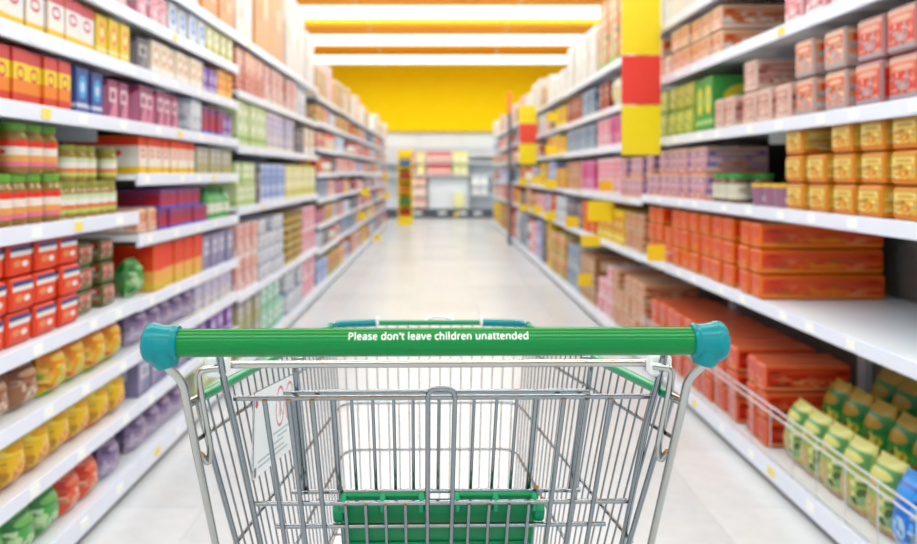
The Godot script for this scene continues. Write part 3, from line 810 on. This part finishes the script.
func stock_right() -> void:
	rows("R", [
		[2.05, 3.5, 2.04, 0.4, 0.3, 0.45, 1, "s4"], [3.65, 5.15, 2.04, 0.36, 0.32, 0.45, 1, "s2"],
		[2.05, 3.12, 1.742, 0.16, 0.12, 0.35, 2, "p8"], [3.8, 5.12, 1.742, 0.15, 0.115, 0.35, 2, "p9"],
		[2.05, 2.6, 1.398, 0.17, 0.135, 0.35, 2, "p6"], [2.61, 3.05, 1.398, 0.16, 0.135, 0.35, 2, "p5"], [3.06, 3.56, 1.398, 0.15, 0.135, 0.35, 2, "p7"], [3.64, 3.9, 1.398, 0.12, 0.14, 0.35, 1, "p7"], [3.91, 4.2, 1.398, 0.13, 0.26, 0.3, 1, "d4"], [4.21, 5.0, 1.398, 0.15, 0.135, 0.35, 2, "q1"],
		[2.05, 3.12, 1.065, 0.15, 0.098, 0.35, 3, "p3"], [3.16, 3.5, 1.065, 0.1, 0.09, 0.1, 1, "k1", 0.03, 2], [3.66, 4.0, 1.065, 0.095, 0.13, 0.095, 1, "j3", 0.03, 2], [4.02, 5.14, 1.065, 0.13, 0.13, 0.3, 2, "d3"],
		[3.3, 3.56, 0.695, 0.12, 0.1, 0.5, 3, "p4", 0.01], [3.64, 5.14, 0.695, 0.15, 0.1, 0.4, 3, "p4"],
				[3.32, 3.56, 0.1, 0.11, 0.11, 0.35, 3, "q2", 0.04], [3.64, 5.14, 0.1, 0.15, 0.11, 0.35, 3, "q2", 0.04],
		# bays past the first sign
		[5.25, 6.7, 2.0, 0.3, 0.52, 0.45, 1, "c9"], [6.85, 8.3, 2.0, 0.32, 0.42, 0.45, 1, "s2"],
		[5.25, 6.3, 1.68, 0.17, 0.24, 0.13, 1, "h1", 0.03, 2], [6.31, 6.7, 1.68, 0.15, 0.22, 0.35, 1, "d1"], [6.9, 7.5, 1.68, 0.15, 0.22, 0.35, 1, "c8"], [7.51, 8.35, 1.68, 0.15, 0.22, 0.35, 1, "d1"],
		[5.25, 6.3, 1.395, 0.15, 0.22, 0.35, 1, "c7"], [6.31, 6.75, 1.395, 0.14, 0.22, 0.35, 1, "d2"], [6.88, 8.35, 1.395, 0.15, 0.21, 0.35, 1, "c8"],
		[5.25, 5.9, 1.04, 0.15, 0.13, 0.35, 2, "d3"], [5.91, 6.75, 1.04, 0.15, 0.27, 0.35, 1, "d2"], [6.88, 7.5, 1.04, 0.15, 0.26, 0.35, 1, "c7"], [7.51, 8.35, 1.04, 0.15, 0.13, 0.35, 2, "q3"],
		[5.25, 5.8, 0.69, 0.16, 0.12, 0.35, 2, "q3"], [5.81, 6.75, 0.69, 0.16, 0.24, 0.35, 1, "d6"], [6.88, 7.5, 0.69, 0.15, 0.13, 0.35, 2, "p4"], [7.51, 8.35, 0.69, 0.15, 0.12, 0.35, 2, "c1"],
		[5.25, 6.2, 0.1, 0.17, 0.13, 0.35, 3, "q3"], [6.21, 6.75, 0.1, 0.16, 0.13, 0.35, 3, "d2"], [6.88, 7.6, 0.1, 0.16, 0.2, 0.35, 2, "d5"], [7.61, 8.35, 0.1, 0.16, 0.2, 0.35, 2, "c8"],
	])
	# bags leaning back in rows behind the wire guard
	for r in 3:
		for k in 8:
			var d := 2.09 + 0.155 * k + 0.04 * (r % 2) + rng.randf_range(-0.006, 0.006)
			var id := "g5" if r < 2 and d < 2.42 else ("g8" if r == 0 else "g4")
			items.append({"run": "R", "y": 0.1, "id": id, "w": 0.14, "h": [0.23, 0.3, 0.35][r], "dep": 0.11, "at": Vector3(RX + 0.1 + 0.15 * r, 0.104, -d), "turn": -PI / 2 + rng.randf_range(-0.07, 0.07), "tilt": -0.16 - 0.02 * r + rng.randf_range(-0.02, 0.02), "d": d, "row": 0})

func stock_far() -> void:
	var pl := ["d2", "d7", "b7", "c4", "a5", "d6", "b6", "c1", "k3", "c9", "b4", "p8", "q3", "b9", "d3", "c8", "a6"]
	var pr := ["d2", "d6", "c8", "c1", "q3", "p9", "b7", "k3", "d1", "c4", "d7", "b9", "p3", "c9"]
	for run in ["L", "R"]:
		var d := 8.0 if run == "L" else 8.4
		var stop := 19.1 if run == "L" else 19.5
		while d < stop:
			var t := tiers_of(run, d + 0.8)
			for i in t.size():
				var gap: float = (t[i + 1] - t[i]) if i < t.size() - 1 else 0.42
				var e := d + 0.05
				while e < d + 1.4:
					var l := minf(rng.randf_range(0.35, 0.8), d + 1.55 - e)
					var pool: Array = pl if run == "L" else pr
					var id: String = pool[rng.randi() % pool.size()]
					if i == t.size() - 1: id = ["s1", "s2", "s4", "s2"][rng.randi() % 4]
					var h := (gap - 0.06) * rng.randf_range(0.72, 0.98)
					var n := 1
					if i == t.size() - 1: h = rng.randf_range(0.24, 0.4)
					if h > 0.26 and i < t.size() - 1: n = 2; h /= 2
					if rng.randf() > 0.06 or i == 0: block(run, e, e + l, t[i], 0.32 if id[0] == "s" else rng.randf_range(0.12, 0.17) if id != "k3" else 0.1, h, 0.35 if id != "k3" else 0.1, n, id)
					e += l + 0.02
			d += 1.6

func place_stock() -> void:
	# nearest and largest first; past 328 of a kind the rest go into one object of that kind
	items.sort_custom(func(a, b): return a.w * a.h / pow(a.d, 3.0) * (1.0 if a.row == 0 else 0.4) > b.w * b.h / pow(b.d, 3.0) * (1.0 if b.row == 0 else 0.4))
	var count := {}
	var rest := {}
	for it in items:
		var k: String = D[it.id][0]
		count[k] = count.get(k, 0) + 1
		if count[k] <= 328: build_product(it)
		else:
			if not rest.has(k): rest[k] = {}
			if not rest[k].has(it.id): rest[k][it.id] = []
			rest[k][it.id].append(it)
	print(count)
	for k in rest:
		var am := ArrayMesh.new()
		var ms := []
		for id in rest[k]:
			var st := begin()
			for it in rest[k][id]:
				st.append_from(box(it.w, it.h, it.dep, 0.002) if D[id][1] == "box" else shape_mesh(it), 0, Transform3D(Basis(Vector3.UP, it.turn), it.at))
			st.commit(am)
			am.surface_set_material(am.get_surface_count() - 1, design_mat(id))
		var mi := MeshInstance3D.new(); mi.mesh = am; mi.name = "distant_" + k + "_stock"
		add_child(mi)
		tag(mi, "far rows of small %s stock deep down the aisle" % k.replace("_", " "), "groceries", "", "stuff")

func back_wall_display() -> void:
	# the shelving across the end of the aisle
	var o := thing("end_wall_shelving", "white shelving across the aisle end under the yellow bulkhead", "shelving", Vector3(0.16, 0, -22.6))
	var white := mat("shelf white", Color("eceef4"), 0.35)
	var grey := mat("board grey", Color("d4d6dc"), 0.5)
	part("back_panel", box(4.4, 1.9, 0.03), grey, o, Vector3(0, 0, -0.28))
	part("shelf", box(4.4, 0.04, 0.5, 0.004), white, o, Vector3(0, 1.12, 0))
	part("shelf", box(4.4, 0.04, 0.5, 0.004), white, o, Vector3(0, 1.46, 0))
	for y in [0.6, 0.86, 1.64]:
		part("shelf", box(0.78, 0.03, 0.5, 0.004), white, o, Vector3(1.1, y, 0))
	var kick := part("kick_board", box(3.6, 0.25, 0.06, 0.004), mat("kick navy", Color("4a4e5a"), 0.5), o, Vector3(0.2, 0.0, 0.26))
	for x in [-0.85, -0.2, 0.35, 0.75]:
		part("patch", box(0.22, 0.06, 0.01), mat("tag white", Color("f8f8f4"), 0.5), kick, Vector3(x - 0.05, 0.1, 0.03))
	part("patch", box(0.1, 0.1, 0.01), mat("flag f5cf10", Color("f5cf10"), 0.45), kick, Vector3(0.12, 0.05, 0.033))
	part("deck", box(4.4, 0.25, 0.46, 0.004), white, o, Vector3(0, 0.0, -0.02))
	part("board", box(1.1, 0.82, 0.03, 0.003), mat("board pale", Color("dfe1e6"), 0.45), o, Vector3(0.13, 0.252, 0.02))
	# boxes standing on it: x from, x to, shelf, colour, words
	var sets := [
		[-0.95, -0.62, 1.16, "e8506c", "pink red box on the end wall shelving"], [-0.95, -0.62, 1.5, "e8506c", "pink red box on the end wall upper shelf"],
		[-0.58, -0.34, 1.16, "f2d458", "yellow box on the end wall shelving"], [-0.58, -0.34, 1.5, "f2d458", "yellow box on the end wall upper shelf"],
		[-0.3, 0.36, 1.16, "e04c40", "red box on the end wall shelving"], [-0.3, 0.36, 1.5, "e85c58", "red box on the end wall upper shelf"],
		[0.4, 0.8, 1.16, "dcdc70", "lime yellow box on the end wall shelving"], [0.4, 0.8, 1.5, "f0ea80", "lemon box on the end wall upper shelf"],
		[-0.72, -0.32, 0.86, "f0a890", "salmon box beside the grey board at the aisle end"], [-0.72, -0.32, 0.56, "f0c4b4", "pale peach box beside the grey board, aisle end"], [-0.72, -0.32, 0.252, "e8a89c", "rose box beside the grey board at the aisle end"],
		[0.9, 1.35, 0.63, "c8ccd4", "light grey box on the end wall's short shelf"], [0.9, 1.35, 0.89, "eceef2", "white box on the end wall's short shelf"], [0.9, 1.35, 1.67, "b4b8c4", "grey box on the end wall's highest short shelf"],
	]
	for e in sets:
		var n := int((e[1] - e[0]) / 0.16)
		var w: float = (e[1] - e[0]) / n
		for i in n:
			var h: float = 0.26 if e[2] != 1.67 else 0.12
			if e[2] in [0.63, 0.89, 0.86]: h = 0.2
			var b := part("display_box", box(w - 0.015, h, 0.25, 0.004), mat("plain " + e[3], Color(e[3]), 0.45), self, Vector3(e[0] + w * (i + 0.5), e[2] + 0.002, -22.5))
			b.name = numbered("display_box")
			var band := part("band", box(w - 0.03, h * 0.3, 0.004), mat("band pale", Color("f6ece0"), 0.45), b, Vector3(0, h * 0.25, 0.126))
			band.name = "band"
			tag(b, e[4], "box", e[4])
	var tub := thing("display_bin", "pale yellow bin standing before the grey end wall board", "bin", Vector3(0.56, 0.252, -22.47))
	part("bin_body", box(0.27, 0.42, 0.14, 0.01), mat("bin yellow", Color("f0e8a8"), 0.5), tub)
	part("bin_rim", box(0.29, 0.03, 0.16, 0.008), mat("bin rim", Color("f6f2cc"), 0.5), tub, Vector3(0, 0.4, 0))
	# yellow stand near the end of the run opposite the signs
	var s := thing("display_stand", "tall yellow display stand at the aisle's far end", "display stand", Vector3(-0.76, 0, -19.4))
	var ye := mat("stand yellow", Color("f7d500"), 0.45)
	part("base", box(0.34, 0.2, 0.3, 0.006), ye, s)
	part("back", box(0.34, 1.52, 0.02), ye, s, Vector3(0, 0.2, -0.14))
	for x in [-1.0, 1.0]: part("side", box(0.03, 1.52, 0.3, 0.003), ye, s, Vector3(x * 0.155, 0.2, 0))
	for y in [0.42, 0.72, 1.02, 1.32]: part("shelf", box(0.28, 0.02, 0.27), ye, s, Vector3(0, y, 0))
	part("header", box(0.34, 0.14, 0.03, 0.003), ye, s, Vector3(0, 1.6, 0.13))
	var cols := ["c83c34", "3c8c4c", "d8782c", "b83040", "3c6cb8"]
	var words := ["red", "green", "orange", "crimson", "blue"]
	for k in 5:
		for x in [-1.0, 1.0]:
			var y: float = [0.2, 0.44, 0.74, 1.04, 1.34][k]
			var pk := part("display_pack", pillow(0.12, 0.17, 0.09, 7.0, 0.06), mat("plain " + cols[k], Color(cols[k]), 0.4), self, Vector3(-0.76 + x * 0.068, y + 0.003, -19.38))
			pk.name = numbered("display_pack")
			tag(pk, words[k] + " pack on the yellow display stand", "pack", words[k] + " packs on the display stand")

func signs() -> void:
	hang_sign("large yellow and red hanging sign over the noodle shelves", 4.7, 1.033, [[1.3, 1.583, "f4d800"], [1.583, 1.864, "e8392c"], [1.864, 2.3, "f4d800"]])
	hang_sign("smaller yellow and red hanging sign far down the aisle", 10.5, 1.02, [[1.31, 1.57, "f4d800"], [1.57, 1.82, "e8452c"], [1.82, 2.05, "f4d800"]])
	var y := "f5cf10"
	var gr := "yellow price flags on the hanging sign side"
	var one := "yellow price flag standing out from a shelf, hanging sign side"
	price_flag("R", 601, 211, 0.2, 0.15, y, "large yellow price flag above the orange ones, hanging sign side", "")
	price_flag("R", 593, 241, 0.19, 0.09, y, "wide yellow price flag on a low shelf, hanging sign side", "")
	price_flag("R", 606, 186, 0.1, 0.08, "f5b51c", "amber price flag under the large red sign", "")
	price_flag("R", 656, 253, 0.1, 0.09, y, "yellow price flag among the orange red noodle packs", "")
	for e in [[551, 150], [551, 184], [550, 216], [537, 180], [537, 210], [523, 182], [524, 208], [497, 205], [497, 212], [572, 222], [532, 117], [553, 117], [585, 280]]:
		price_flag("R", e[0], e[1], 0.12, 0.1, y, one, gr)
	for e in [[365, 192], [385, 176], [387, 196], [362, 216], [377, 237]]:
		price_flag("L", e[0], e[1], 0.13, 0.11, y, "yellow price flag standing out from a shelf, opposite the signs", "yellow price flags opposite the signs")
	var p := thing("display_post", "dark upright post with orange tip among the far shelves", "post", Vector3(RX - 0.06, 0, -14.0))
	part("pole", box(0.06, 2.2, 0.08, 0.005), mat("post dark", Color("5c6070"), 0.5), p)
	part("tip", box(0.08, 0.36, 0.02, 0.004), mat("tip orange", Color("f08c2c"), 0.45), p, Vector3(0, 2.2, 0))
